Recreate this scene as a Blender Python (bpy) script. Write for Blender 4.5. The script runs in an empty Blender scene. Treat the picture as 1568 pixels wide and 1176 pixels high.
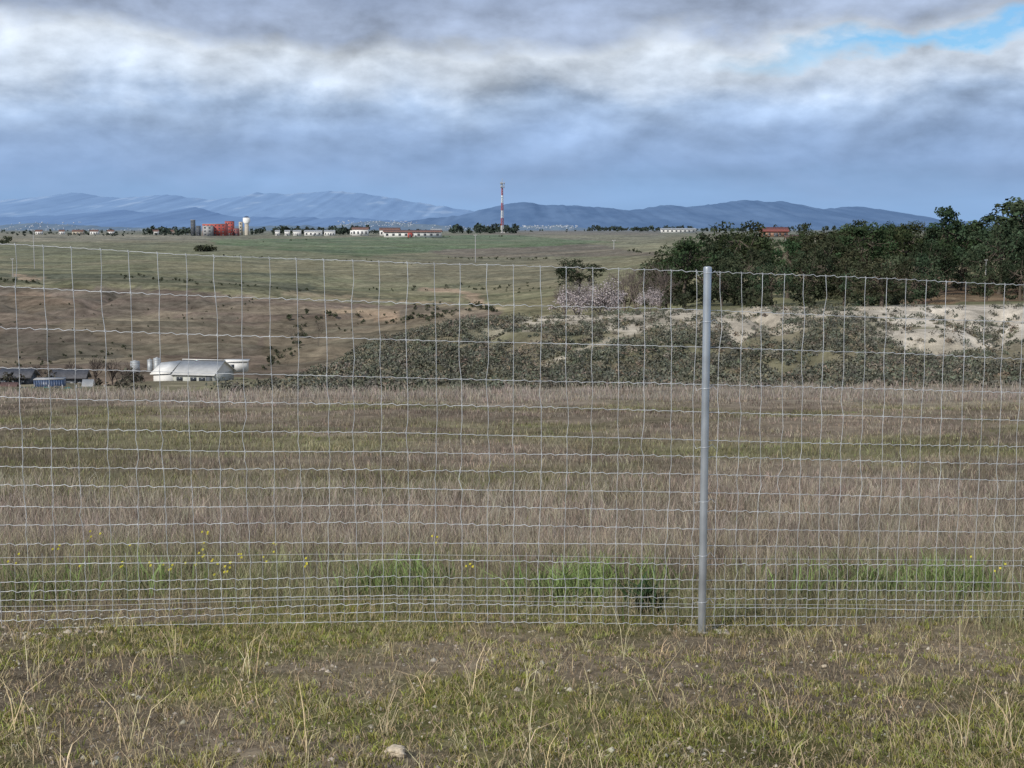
import bpy, math, random
import numpy as np
from mathutils import Vector
random.seed(3); rng=np.random.default_rng(7)
sc=bpy.context.scene
F=2090.7; TH=math.radians(6.44); CT,ST=math.cos(TH),math.sin(TH)
# ---------------------------------------------------------------- helpers
def slope(r): return np.tan(np.arctan((588-np.asarray(r,float))/F)-TH)
def rowof(z,Y): return 588-F*np.tan(np.arctan(z/Y)+TH)
def ratio(px,row):
    v=(588-row)/F
    return ((px-784)/F)/(CT+v*ST)
_tab=np.random.default_rng(11).random((8,256,256))
def vn(x,y,s=0):
    xi=np.floor(x).astype(int); yi=np.floor(y).astype(int); fx=x-xi; fy=y-yi
    fx=fx*fx*(3-2*fx); fy=fy*fy*(3-2*fy); t=_tab[s%8]
    a=t[xi&255,yi&255]; b=t[(xi+1)&255,yi&255]; c=t[xi&255,(yi+1)&255]; d=t[(xi+1)&255,(yi+1)&255]
    return (a*(1-fx)+b*fx)*(1-fy)+(c*(1-fx)+d*fx)*fy
def fbm(x,y,o=4,s=0):
    r=0;a=.5;n=0
    for i in range(o):
        r=r+a*vn(x*2**i+i*17.3,y*2**i+i*5.1,s+i); n+=a; a*=.5
    return r/n
def sstep(a,b,x):
    t=np.clip((x-a)/(b-a),0,1); return t*t*(3-2*t)

def mesh_obj(name,verts,quads,cols=None,mats=None,midx=None,smooth=False,parent=None,tris=False):
    verts=np.asarray(verts,dtype=np.float32); quads=np.asarray(quads,dtype=np.int32)
    me=bpy.data.meshes.new(name); k=quads.shape[1]
    me.vertices.add(len(verts)); me.vertices.foreach_set('co',verts.ravel())
    me.loops.add(quads.size); me.loops.foreach_set('vertex_index',quads.ravel())
    me.polygons.add(len(quads)); me.polygons.foreach_set('loop_start',np.arange(0,quads.size,k,dtype=np.int32))
    if mats:
        for m in mats: me.materials.append(m)
    if midx is not None: me.polygons.foreach_set('material_index',np.asarray(midx,dtype=np.int32))
    if smooth: me.polygons.foreach_set('use_smooth',np.ones(len(quads),dtype=bool))
    me.update(calc_edges=True)
    if cols is not None:
        ca=me.color_attributes.new('Col','FLOAT_COLOR','POINT')
        c=np.ones((len(verts),4),dtype=np.float32); c[:,:3]=cols
        ca.data.foreach_set('color',c.ravel())
    ob=bpy.data.objects.new(name,me); sc.collection.objects.link(ob)
    if parent: ob.parent=parent
    return ob
def empty(name,loc=(0,0,0),rz=0):
    e=bpy.data.objects.new(name,None); sc.collection.objects.link(e); e.location=loc; e.rotation_euler=(0,0,rz); e.empty_display_size=.3
    return e
# ---------------------------------------------------------------- materials
def new_mat(name):
    m=bpy.data.materials.new(name); m.use_nodes=True; nt=m.node_tree; nt.nodes.clear()
    return m,nt,nt.nodes.new('ShaderNodeOutputMaterial')
def mat_plain(name,col,rough=.7,metal=0,var=.25,scale=3.,bump=0):
    m,nt,out=new_mat(name); N=nt.nodes; L=nt.links
    p=N.new('ShaderNodeBsdfPrincipled'); tc=N.new('ShaderNodeTexCoord'); nz=N.new('ShaderNodeTexNoise')
    nz.inputs['Scale'].default_value=scale; nz.inputs['Detail'].default_value=4
    L.new(tc.outputs['Object'],nz.inputs['Vector'])
    mr=N.new('ShaderNodeMapRange'); mr.inputs['From Min'].default_value=.3; mr.inputs['From Max'].default_value=.7
    mr.inputs['To Min'].default_value=1-var; mr.inputs['To Max'].default_value=1+var
    L.new(nz.outputs['Fac'],mr.inputs['Value'])
    vm=N.new('ShaderNodeVectorMath'); vm.operation='SCALE'; vm.inputs[0].default_value=col[:3]
    L.new(mr.outputs[0],vm.inputs['Scale']); L.new(vm.outputs[0],p.inputs['Base Color'])
    p.inputs['Roughness'].default_value=rough; p.inputs['Metallic'].default_value=metal
    if bump:
        b=N.new('ShaderNodeBump'); b.inputs['Strength'].default_value=bump; L.new(nz.outputs['Fac'],b.inputs['Height']); L.new(b.outputs[0],p.inputs['Normal'])
    L.new(p.outputs[0],out.inputs[0]); return m
def mat_vc(name):
    m,nt,out=new_mat(name); N=nt.nodes; L=nt.links
    a=N.new('ShaderNodeAttribute'); a.attribute_name='Col'; d=N.new('ShaderNodeBsdfDiffuse')
    L.new(a.outputs['Color'],d.inputs[0]); L.new(d.outputs[0],out.inputs[0]); return m
LEAF=mat_vc('foliage'); GRASSM=mat_vc('grass_blade'); BARKC=mat_vc('bark')
def mat_ground():
    m,nt,out=new_mat('ground'); N=nt.nodes; L=nt.links
    a=N.new('ShaderNodeAttribute'); a.attribute_name='Col'
    g=N.new('ShaderNodeNewGeometry')
    p=N.new('ShaderNodeBsdfDiffuse')
    def noise(s,d):
        n=N.new('ShaderNodeTexNoise'); n.inputs['Scale'].default_value=s; n.inputs['Detail'].default_value=d; n.inputs['Roughness'].default_value=.7
        L.new(g.outputs['Position'],n.inputs['Vector']); return n
    n1=noise(.35,7); n2=noise(14,4); n3=noise(.06,4)
    def mr(n,lo,hi):
        r=N.new('ShaderNodeMapRange'); r.inputs['From Min'].default_value=.3; r.inputs['From Max'].default_value=.7
        r.inputs['To Min'].default_value=lo; r.inputs['To Max'].default_value=hi; L.new(n.outputs['Fac'],r.inputs['Value']); return r
    m1=mr(n1,.5,1.5); m2=mr(n2,.55,1.45); m3=mr(n3,.68,1.32)
    k=N.new('ShaderNodeMath'); k.operation='MULTIPLY'; L.new(m1.outputs[0],k.inputs[0]); L.new(m2.outputs[0],k.inputs[1])
    k2=N.new('ShaderNodeMath'); k2.operation='MULTIPLY'; L.new(k.outputs[0],k2.inputs[0]); L.new(m3.outputs[0],k2.inputs[1])
    v=N.new('ShaderNodeVectorMath'); v.operation='SCALE'; L.new(a.outputs['Color'],v.inputs[0]); L.new(k2.outputs[0],v.inputs['Scale'])
    L.new(v.outputs[0],p.inputs['Color'])
    b=N.new('ShaderNodeBump'); b.inputs['Strength'].default_value=.8; b.inputs['Distance'].default_value=.02; L.new(n2.outputs['Fac'],b.inputs['Height'])
    L.new(b.outputs[0],p.inputs['Normal'])
    L.new(p.outputs[0],out.inputs[0]); return m
# ---------------------------------------------------------------- terrain definition
near=[(9,889),(11,840),(15,778),(20,735),(30,680),(40,646),(52,621),(65,607)]
far=[(1500,359),(2200,355.5),(3500,353.5),(8000,352.3),(25000,351.5)]
C={
-900:[(75,600),(100,592),(130,585),(160,570),(200,545),(250,520),(320,485),(400,445),(450,430),(520,434),(600,425),(800,392),(1100,370)],
0:[(75,599),(100,594),(130,586),(160,572),(200,547),(250,520),(320,485),(400,445),(450,430),(520,434),(600,422),(800,390),(1100,368)],
300:[(75,601),(100,592),(130,583),(160,568),(200,545),(250,520),(320,488),(400,450),(450,436),(520,439),(600,424),(800,392),(1100,369)],
450:[(75,600),(90,588),(105,580),(130,580),(160,575),(200,550),(250,522),(320,490),(400,456),(460,446),(520,448),(600,430),(800,396),(1100,371)],
560:[(75,598),(90,572),(105,545),(117,524),(135,545),(160,552),(200,535),(250,515),(320,490),(400,466),(460,452),(520,452),(600,434),(800,398),(1100,373)],
700:[(75,597),(90,562),(110,513),(125,487),(140,494),(170,514),(220,507),(300,485),(380,466),(450,450),(520,444),(600,432),(800,400),(1100,375)],
850:[(75,594),(90,560),(110,511),(130,481),(145,485),(200,492),(300,468),(400,450),(500,434),(700,408),(1000,380)],
1100:[(75,592),(90,558),(108,513),(124,476),(138,472),(170,466),(200,455),(300,422),(500,386),(1000,366)],
1350:[(75,592),(90,558),(108,510),(120,476),(135,471),(170,464),(200,450),(300,415),(500,383),(1000,365)],
1568:[(75,593),(90,560),(105,512),(114,482),(125,473),(170,458),(200,445),(300,410),(500,380),(1000,364)],
2500:[(75,593),(90,560),(105,512),(114,482),(125,473),(170,458),(200,445),(300,410),(500,380),(1000,364)]}
LY=np.linspace(math.log(9),math.log(25000),560); PXG=np.linspace(-900,2500,221)
cols_=sorted(C); M=np.zeros((len(LY),len(cols_)))
for j,c in enumerate(cols_):
    pts=near+C[c]+far; M[:,j]=np.interp(LY,[math.log(p[0]) for p in pts],[p[1] for p in pts])
R=np.stack([np.interp(PXG,cols_,M[i]) for i in range(len(LY))])
def gsm(A,s,ax):
    k=np.exp(-.5*(np.arange(-3*s,3*s+1)/s)**2); k/=k.sum(); n=len(k)//2
    pad=[(0,0),(0,0)]; pad[ax]=(n,n); B=np.pad(A,pad,mode='edge'); return np.apply_along_axis(lambda v:np.convolve(v,k,'valid'),ax,B)
R=gsm(gsm(R,3,0),2,1)
NY=[-40,0,4.3,6.2,7.5,9,11,14]; NZ=[-1.55,-1.58,-1.75,-2.02,-2.235,-2.36,-2.6,-2.96]
def tz(x,Y,detail=True):
    x=np.asarray(x,float); Y=np.asarray(Y,float)
    Yc=np.maximum(Y,9.0); px=784+F*x/Yc
    fi=(np.log(Yc)-LY[0])/(LY[1]-LY[0]); fi=np.clip(fi,0,len(LY)-1.001); fj=np.clip((px-PXG[0])/(PXG[1]-PXG[0]),0,len(PXG)-1.001)
    i=fi.astype(int); j=fj.astype(int); a=fi-i; b=fj-j
    r=(R[i,j]*(1-b)+R[i,j+1]*b)*(1-a)+(R[i+1,j]*(1-b)+R[i+1,j+1]*b)*a
    zf=slope(r)*Yc
    zn=np.interp(Y,NY,NZ)-.02*np.clip(x,-6,6)
    w=sstep(8.5,13,Y); z=zn*(1-w)+zf*w
    if detail:
        z=z+(fbm(x*1.3,Y*1.3,4,1)-.5)*.07*sstep(60,8,Y)+(fbm(x*7,Y*7,3,5)-.5)*.022*sstep(14,8,Y)
        z=z+(fbm(x*.25,Y*.25,4,2)-.5)*.35*sstep(14,50,Y)*sstep(3000,300,Y)
        g=np.abs(fbm(x*.07+3,Y*.05,4,3)-.5)*2
        z=z-(.22-np.minimum(g,.22))/.22*1.3*sstep(76,88,Y)*sstep(300,150,Y)
        z=z+(fbm(x*.012,Y*.012,4,4)-.5)*5*sstep(160,350,Y)*sstep(4000,900,Y)
        g2=np.abs(fbm(x*.022+9,Y*.02,3,5)-.5)*2
        z=z-(.12-np.minimum(g2,.12))/.12*2.0*sstep(250,330,Y)*sstep(700,520,Y)*(px<900)
        # terrace ripples added to the left-hand valley side for their shading
        ph=Y/26.+fbm(x*.012,Y*.008,3,6)*3.; z=z+.75*np.sin(ph*6.283)*sstep(170,230,Y)*sstep(470,400,Y)*sstep(820,650,px)
    return z
def hit(px,row,ymin=9,ymax=6000):
    Y=np.exp(np.linspace(math.log(ymin),math.log(ymax),3000)); x=ratio(px,row)*Y; z=tz(x,Y); rr=rowof(z,Y)
    k=np.where(rr<=row)[0]; k=k[0] if len(k) else len(Y)-1
    return float(x[k]),float(Y[k]),float(z[k])
TRK=[(1090,478),(1040,488),(990,502),(940,520),(890,536),(835,560),(795,580)]
def trackdist(px,rw):
    d=np.full(np.shape(px),1e9)
    for (x1,y1),(x2,y2) in zip(TRK[:-1],TRK[1:]):
        t=np.clip(((px-x1)*(x2-x1)+(rw-y1)*(y2-y1))/((x2-x1)**2+(y2-y1)**2),0,1); d=np.minimum(d,np.hypot(px-x1-t*(x2-x1),(rw-y1-t*(y2-y1))*1.8))
    return d
ry=np.concatenate([np.linspace(-30,3,24,endpoint=False),np.exp(np.linspace(math.log(3),math.log(25000),950))])
u=np.linspace(-.8,.8,480)
YY=np.repeat(ry[:,None],len(u),1); XX=u[None,:]*(np.maximum(YY,0)+12); ZZ=tz(XX,YY)
PXV=784+F*XX/np.maximum(YY,.5); RW=rowof(ZZ,np.maximum(YY,.5))
def inpoly(px,rw,poly):
    ins=np.zeros(px.shape,bool); n=len(poly)
    for a in range(n):
        x1,y1=poly[a]; x2,y2=poly[(a+1)%n]
        if y1==y2: continue
        c=((y1>rw)!=(y2>rw))&(px<(x2-x1)*(rw-y1)/(y2-y1)+x1); ins^=c
    return ins
col=np.zeros(XX.shape+(3,))
def setc(mask,c):
    m=np.clip(mask,0,1)[...,None]; global col; col=col*(1-m)+np.array(c)*m
def gband(x,Y):
    b=np.interp(Y,[9,12,15,18,22,26,34,44,52,60,72],[.3,.1,.2,.5,.35,.6,.45,.6,.4,.12,.08])
    return np.clip(sstep(.38,.66,fbm(x*.2,Y*.22,5,2))*b*1.25,0,1)
nA=fbm(XX*.9,YY*.9,4,1); nC=fbm(XX*.02,YY*.012,5,3)
setc(np.ones(XX.shape),(.17,.135,.09))
setc(sstep(10,8.5,YY),(.205,.165,.115)); setc(sstep(10,8.5,YY)*sstep(.32,.5,nA)*.85,(.145,.145,.05))
fld=sstep(9,11,YY)*sstep(80,70,YY)
setc(fld,(.19,.155,.115)); setc(fld*gband(XX,YY)*.8,(.145,.145,.065))
setc(sstep(50,62,YY)*sstep(78,72,YY),(.22,.19,.15))
sl=sstep(73,78,YY)*sstep(150,140,YY); setc(sl,(.17,.15,.10)); setc(sl*sstep(.5,.62,fbm(XX*.15,YY*.15,4,5))*.5,(.135,.135,.075))
jit=(fbm(XX*.03,YY*.03,4,6)-.5)*10
pj=PXV+jit*4
fr=YY>140
setc(fr,(.20,.178,.10)); setc(fr*sstep(.45,.6,nC)*.7,(.155,.155,.08))
def P(poly,c,a=1.,cond=None):
    m=inpoly(pj,RW+jit*.25,poly)&(YY>140)
    if cond is not None: m=m&cond
    setc(m*a,c)
P([(-900,440),(0,438),(300,445),(430,460),(760,472),(760,620),(-900,620)],(.148,.113,.083))
P([(-900,436),(200,445),(470,460),(720,476),(720,500),(400,490),(200,480),(-900,470)],(.165,.125,.092),.8)
P([(60,500),(200,480),(400,500),(400,530),(100,560)],(.17,.14,.095),.7)
P([(400,490),(700,480),(700,530),(420,560)],(.16,.13,.085),.7)
P([(0,500),(140,510),(200,560),(0,560)],(.11,.09,.07),.6)
P([(-900,412),(180,420),(480,434),(480,448),(180,436),(-900,432)],(.09,.09,.05),.85)
P([(330,368),(600,362),(780,360),(960,372),(700,384),(560,392),(430,386),(330,382)],(.115,.155,.06),.9)
P([(330,376),(600,380),(700,384),(560,392),(430,387)],(.10,.13,.05),.7)
P([(0,372),(300,372),(560,394),(330,402),(0,392)],(.18,.175,.09),.8)
P([(0,358),(330,360),(330,369),(0,371)],(.25,.22,.145),.9)
P([(650,384),(900,374),(1010,382),(1000,392),(700,394)],(.165,.13,.09),.9)
P([(760,356),(1010,356),(1020,374),(860,366)],(.22,.20,.12),.9)
P([(700,352),(1010,353),(1020,360),(760,359)],(.18,.135,.09),.6)
P([(900,372),(1020,372),(1020,384),(980,386)],(.27,.25,.145),.8)
P([(640,396),(900,396),(860,436),(560,432)],(.18,.155,.09),.7)
P([(300,400),(640,402),(600,425),(300,415)],(.21,.185,.10),.6)
P([(1380,420),(2500,420),(2500,470),(1380,470)],(.16,.10,.065),.9,YY>160)
P([(0,455),(55,440),(130,470),(30,480)],(.20,.14,.09),.6)
for poly in [[(545,472),(620,474),(610,492),(555,488)],[(695,442),(735,452),(750,470),(720,464)],[(640,440),(700,442),(700,448),(640,446)],[(20,418),(60,424),(60,430),(20,428)],[(500,474),(540,474),(540,482),(500,482)]]:
    P(poly,(.38,.27,.18),.9)
setc((np.abs(RW-(446+ (PXV-420)*.075+jit*1.0))<2.6)*(PXV>430)*(PXV<770)*(YY>300)*.75,(.36,.28,.18))
setc((np.abs(RW-(441+ (PXV-420)*.075+jit*1.0))<2.2)*(PXV>430)*(PXV<700)*(YY>300)*.6,(.07,.07,.045))
setc((np.abs(RW-(412+ (PXV)*.02+jit*.4))<1.2)*(PXV<480)*(YY>400)*.6,(.06,.07,.04))
setc((YY>500)*.15*(np.sin(XX*.35+YY*.05)>0.2),(.12,.12,.07))
st=fbm(XX*.015,YY*.09,4,7); setc((YY>140)*sstep(.5,.68,st)*.35,(.27,.23,.15)); setc((YY>140)*sstep(.5,.34,st)*.4,(.085,.085,.055))
sand=sstep(100,110,YY)*sstep(150,142,YY)*sstep(680,860,PXV)*sstep(.46,.58,fbm(XX*.3,YY*.16,4,2)*.6+.42*sstep(105,119,YY))
setc(sand,(.38,.335,.265))
sand2=sstep(1320,1385,PXV+jit*4)*sstep(100,107,YY+jit*.5)*sstep(150,138,YY); setc(sand2*sstep(.28,.46,fbm(XX*.5,YY*.25,4,1)),(.47,.42,.345))
td=trackdist(PXV,RW+jit*.2); setc(sstep(9,4,td)*(YY>76)*(YY<130)*.9,(.36,.32,.25))
h=(1-np.exp(-np.maximum(YY,0)/7000))[...,None]; col=col*(1-h)+np.array((.17,.24,.35))*h  # bluish distance haze painted into the ground vertex colours
ni,nj=XX.shape; idx=np.arange(ni*nj).reshape(ni,nj)
q=np.stack([idx[:-1,:-1],idx[:-1,1:],idx[1:,1:],idx[1:,:-1]],-1).reshape(-1,4)
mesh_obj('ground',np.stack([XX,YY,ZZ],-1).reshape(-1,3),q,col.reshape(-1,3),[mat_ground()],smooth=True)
# ---------------------------------------------------------------- grass
def blades(pos,h,w,lean,colr,tipmul=1.25):
    n=len(pos); az=rng.random(n)*6.283; sa=rng.random(n)*3.1416
    d=np.stack([np.cos(az),np.sin(az),np.zeros(n)],-1); s=np.stack([np.cos(sa),np.sin(sa)*.5,np.zeros(n)],-1)
    up=np.array([0,0,1.]); h=h[:,None]; w=w[:,None]; l=lean[:,None]
    p1=pos+up*h*.55+d*l*h*.3; p2=pos+up*h*np.sqrt(np.clip(1-l*l*.6,.1,1))+d*l*h
    V=np.stack([pos-s*w*.5,pos+s*w*.5,p1-s*w*.45,p1+s*w*.45,p2-s*w*.1,p2+s*w*.1],1).reshape(-1,3)
    b=np.arange(n)[:,None]*6
    Q=np.concatenate([b+np.array([0,1,3,2]),b+np.array([2,3,5,4])],0)
    c=np.stack([colr*.85,colr*.85,colr,colr,colr*tipmul,colr*tipmul],1).reshape(-1,3)
    return V,Q,c
def merge(parts):
    V=[];Q=[];Cc=[];o=0
    for v,q,c in parts: V.append(v);Q.append(q+o);Cc.append(c);o+=len(v)
    return np.concatenate(V),np.concatenate(Q),np.concatenate(Cc)
def jitc(base,n,a=.25,h=.08):
    b=np.array(base); b=b[None,:] if b.ndim==1 else b
    return b*(1+(rng.random((n,1))-.5)*2*a)*(1+(rng.random((n,3))-.5)*2*h)
def pick(n,ya,yb,log=True,margin=.8,k=.47):
    Y=np.exp(rng.uniform(math.log(ya),math.log(yb),n)) if log else rng.uniform(ya,yb,n)
    x=rng.uniform(-1,1,n)*(k*Y+margin); return x,Y
def ground_pos(x,Y): return np.stack([x,Y,tz(x,Y)-.004],-1)
parts=[]
x,Y=pick(30000,3.4,8.6); g=fbm(x*.9,Y*.9,4,1); g2=fbm(x*3.5,Y*3.5,3,2); keep=rng.random(len(x))<np.clip((g-.25)*3.2+(g2-.5)*3.2,.10,1); x=x[keep];Y=Y[keep]; n=len(x); per=9
tc_=jitc((.20,.205,.058),n,.4,.12); dry=(rng.random(n)<.27)[:,None]; tc_=np.where(dry,jitc((.33,.285,.16),n,.3),tc_); th=rng.uniform(.4,1.15,n)
X=np.repeat(x,per)+rng.normal(0,.013,n*per); Yb=np.repeat(Y,per)+rng.normal(0,.013,n*per)
cc=np.repeat(tc_,per,0)*rng.uniform(.65,1.4,(n*per,1))
parts.append(blades(ground_pos(X,Yb),rng.uniform(.015,.045,n*per)*np.repeat(th,per),rng.uniform(.0025,.005,n*per),rng.uniform(.2,1.,n*per),cc))
x,Y=pick(60000,3.4,8.6); n=len(x)
parts.append(blades(ground_pos(x,Y),rng.uniform(.015,.06,n),rng.uniform(.0018,.0036,n),rng.uniform(.7,1.3,n),jitc((.30,.24,.155),n,.55)))
V,Q,c=merge(parts); mesh_obj('short_grass',V,Q,c,[GRASSM])
def clumps(nc,per,ya,yb,hmin,hmax,wf,lean,colr,rad=.05,margin=.8,filt=None,var=.3,wmin=.002,log=True):
    x,Y=pick(nc,ya,yb,log,margin)
    if filt is not None:
        k=rng.random(len(x))<filt(x,Y); x=x[k];Y=Y[k]
    n=len(x); X=np.repeat(x,per); Yb=np.repeat(Y,per); hs=np.repeat(rng.uniform(.6,1.,n),per)
    sc_=np.maximum(1,Yb/15)**.5
    X=X+rng.normal(0,rad,len(X))*sc_; Yb=Yb+rng.normal(0,rad,len(X))*sc_
    hh=rng.uniform(hmin,hmax,len(X))*hs; w=np.maximum(wmin,Yb*wf)
    if callable(colr): colr=colr(x,Y)
    cl=np.repeat(jitc(colr,n,var,.08),per,0)*(1+(rng.random((len(X),1))-.5)*.7)
    return blades(ground_pos(X,Yb),hh,w,rng.uniform(*lean,len(X)),cl)
parts=[clumps(260,8,3.6,7.6,.05,.16,0,(.3,1.2),(.48,.40,.24),.02,wmin=.0022),
       clumps(50,5,3.6,7.2,.12,.30,0,(.2,1.1),(.58,.49,.30),.015,wmin=.003),
       clumps(420,9,7.0,8.4,.06,.2,0,(.2,1.),(.36,.31,.18),.04,wmin=.002)]
for px,row,nb in [(380,1035,16),(255,1030,8),(590,1120,14),(600,1010,6),(1290,1020,8),(810,1170,10),(1200,1110,8),(1480,1150,14),(1540,1150,12),(200,1150,12),(60,1160,14),(1000,1080,5),(740,1030,4),(460,1150,10)]:
    x0,Y0,_=hit(px,row,3.4); xs=x0+rng.normal(0,.02,nb); ys=Y0+rng.normal(0,.02,nb); parts.append(blades(ground_pos(xs,ys),rng.uniform(.1,.3,nb),np.full(nb,.0032),rng.uniform(.2,1.1,nb),jitc((.60,.50,.31),nb,.2)))
V,Q,c=merge(parts); mesh_obj('dry_straw',V,Q,c,[GRASSM])
fx=lambda x,Y: np.clip((fbm(x*.8+9,Y*.8,3,5)-.38)*4,.08,1)
parts=[clumps(3400,11,7.7,10.6,.05,.20,0,(.2,.9),(.20,.205,.105),.05,margin=1.5,filt=fx,wmin=.004,var=.5),
       clumps(3200,9,7.7,11.5,.08,.26,0,(.1,.8),(.29,.26,.175),.06,margin=1.5,var=.45),
       clumps(1000,7,7.9,10.6,.12,.28,0,(.1,.8),(.10,.085,.065),.05,margin=1.5,var=.4)]
for (px,row,s,nb) in [(590,905,.3,190),(640,900,.25,100),(860,915,.38,460),(910,900,.3,170),(1000,900,.2,90),(1320,905,.3,140),(1460,905,.3,300),(1400,915,.3,150),(70,915,.3,90),(240,905,.3,80),(1230,910,.2,80)]:
    x0,Y0,_=hit(px,row,7.6); xs=x0+rng.normal(0,s*.5,nb); ys=Y0+rng.normal(0,.18,nb)
    parts.append(blades(ground_pos(xs,ys),rng.uniform(.10,.28,nb),rng.uniform(.006,.010,nb),rng.uniform(.1,1.,nb),jitc((.155,.205,.075),nb,.6)))
V,Q,c=merge(parts); mesh_obj('tall_green_grass',V,Q,c,[GRASSM])
wx,wY,_=hit(985,935,7.7)
nb=90; xs=wx+rng.normal(0,.05,nb); ys=wY+rng.normal(0,.05,nb)
V,Q,c=blades(ground_pos(xs,ys),rng.uniform(.06,.24,nb),rng.uniform(.015,.03,nb),rng.uniform(.2,1.,nb),jitc((.04,.065,.03),nb,.35)); mesh_obj('broadleaf_weed',V,Q,c,[LEAF])
parts=[]
cand=[(random.uniform(20,480),random.uniform(885,930)) for _ in range(26)]+[(random.uniform(480,760),random.uniform(890,920)) for _ in range(2)]+[(random.uniform(1280,1568),random.uniform(900,930)) for _ in range(4)]
hp=[]
for px,row in cand:
    x0,Y0,z0=hit(px,row,7.7); hgt=random.uniform(.12,.34)
    p=np.array([[x0,Y0,z0]]); parts.append(blades(np.repeat(p,3,0)+rng.normal(0,.006,(3,3))*[1,1,0],np.full(3,hgt),np.full(3,.003),np.array([.05,.2,.3]),jitc((.17,.19,.09),3)))
    for k in range(random.randint(1,4)):
        hp.append((x0+random.gauss(0,.018),Y0+random.gauss(0,.018),z0+hgt*random.uniform(.85,1.06)))
hp=np.array(hp); n=len(hp); 
for ang in (0,1.2,2.2):
    s=np.array([math.cos(ang),math.sin(ang),.3])*.006; t=np.array([-math.sin(ang)*.3,.3,.9])*.0055
    Vv=np.stack([hp-s-t,hp+s-t,hp+s+t,hp-s+t],1).reshape(-1,3); parts.append((Vv,(np.arange(n)[:,None]*4+np.arange(4)),jitc((.64,.57,.09),n*4,.2)))
V,Q,c=merge(parts); mesh_obj('yellow_wildflowers',V,Q,c,[LEAF])
def fcol(x,Y):
    g=gband(x,Y)[:,None]; ll=(.72+.5*fbm(x*.3+5,Y*.25,3,6))[:,None]
    return (np.array([.26,.218,.175])*(1-g)+np.array([.19,.19,.09])*g)*ll
parts=[clumps(13000,9,9.6,72,.06,.21,.00036,(.1,1.),fcol,.10,margin=1.5,var=.45),
       clumps(3400,9,10,19,.10,.32,.00028,(.1,.7),(.31,.27,.22),.07,margin=1.5,var=.35),
       clumps(4600,8,10,68,.12,.28,.0003,(.1,.7),(.12,.095,.08),.08,margin=1.5,var=.3,filt=lambda x,Y:np.clip((fbm(x*.5,Y*.3,3,6)-.45)*6,.05,1)),
       clumps(4500,8,12,66,.04,.14,.0004,(.3,1.),(.175,.19,.08),.14,margin=1.5,filt=lambda x,Y:np.clip(gband(x,Y)*1.1,.03,1),var=.4),
       clumps(2200,8,56,76,.2,.55,.00035,(.1,.6),(.28,.245,.21),.3,margin=1.5,var=.25)]
V,Q,c=merge(parts); mesh_obj('dry_weed_field',V,Q,c,[GRASSM])
n=8500; x,Y=pick(n,3.5,8.6); k=rng.random(n)<np.clip(1.3-2*fbm(x*.9,Y*.9,4,1)+.5*fbm(x*5,Y*5,2,3),.03,1); x=x[k];Y=Y[k]
for (px,row,s,nb) in [(40,972,.18,260),(1082,966,.09,300),(1000,1150,.2,200)]:
    x0,Y0,_=hit(px,row,3); x=np.concatenate([x,x0+rng.normal(0,s,nb)]); Y=np.concatenate([Y,Y0+rng.normal(0,s*.5,nb)])
n=len(x); r=rng.gamma(2,.0026,n)+.002; c0=ground_pos(x,Y)+np.array([0,0,.002])
octv=np.array([[1,0,0],[0,1,0],[-1,0,0],[0,-1,0],[0,0,.7],[0,0,-.5]],float); tri=np.array([[0,1,4],[1,2,4],[2,3,4],[3,0,4],[1,0,5],[2,1,5],[3,2,5],[0,3,5]])
V=(c0[:,None,:]+octv[None]*r[:,None,None]*rng.uniform(.6,1.4,(n,6,1))).reshape(-1,3); Q=(np.arange(n)[:,None,None]*6+tri[None]).reshape(-1,3)
mesh_obj('gravel',V,Q,np.repeat(jitc((.37,.33,.27),n,.4,.05),6,0),[BARKC])
STM=mat_plain('limestone',(.50,.42,.31),.9,0,.3,2.,.5)
def stone(px,row,r):
    x0,Y0,z0=hit(px,row,3.2); bpy.ops.mesh.primitive_ico_sphere_add(subdivisions=4,radius=1,location=(x0,Y0,z0+r*.35)); o=bpy.context.object; o.name='limestone_rock'
    for v in o.data.vertices:
        d=v.co.copy(); k=1+.28*(float(fbm(np.array(d.x*1.7+px),np.array(d.y*1.7+d.z*2.3),3,2))-.5)*2; v.co=Vector((d.x*k,d.y*k*.8,max(d.z,-.5)*k*.62))
    o.scale=(r,r,r); o.data.materials.append(STM); o.data.polygons.foreach_set('use_smooth',[False]*len(o.data.polygons))
stone(605,1158,.038)
stone(1262,1022,.013)
# ---------------------------------------------------------------- fence
galv=mat_plain('galvanised_wire',(.66,.67,.68),.45,.4,.25,6.)
galvp=mat_plain('galvanised_post',(.50,.53,.56),.38,.65,.28,5.,.05)
def fline(px): return np.interp(px,[-1200,0,1080,1568,2600],[6.55,7.06,7.5,8.04,9.2])
fp=np.linspace(-1200,2600,600); fY=fline(fp); fX=(fp-784)/F*fY*1.005
S=np.concatenate([[0],np.cumsum(np.hypot(np.diff(fX),np.diff(fY)))]); 
topz=slope(np.interp(fp,[-1200,0,330,660,1000,1085,1568,2600],[330,373,392,405,413,416,437,470]))*fY
botz=slope(np.interp(fp,[-1200,0,600,1080,1568,2600],[985,964,950,957,957,945]))*fY
def fpt(s,frac):
    return np.stack([np.interp(s,S,fX),np.interp(s,S,fY),np.interp(s,S,topz)*(1-frac)+np.interp(s,S,botz)*frac],-1)
fr_=np.array([0,58,115,170,212,255,282,309,337,365,392,420,448,474,488,502,517,530,543])/543.
f=empty('wire_mesh_fence')
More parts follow.
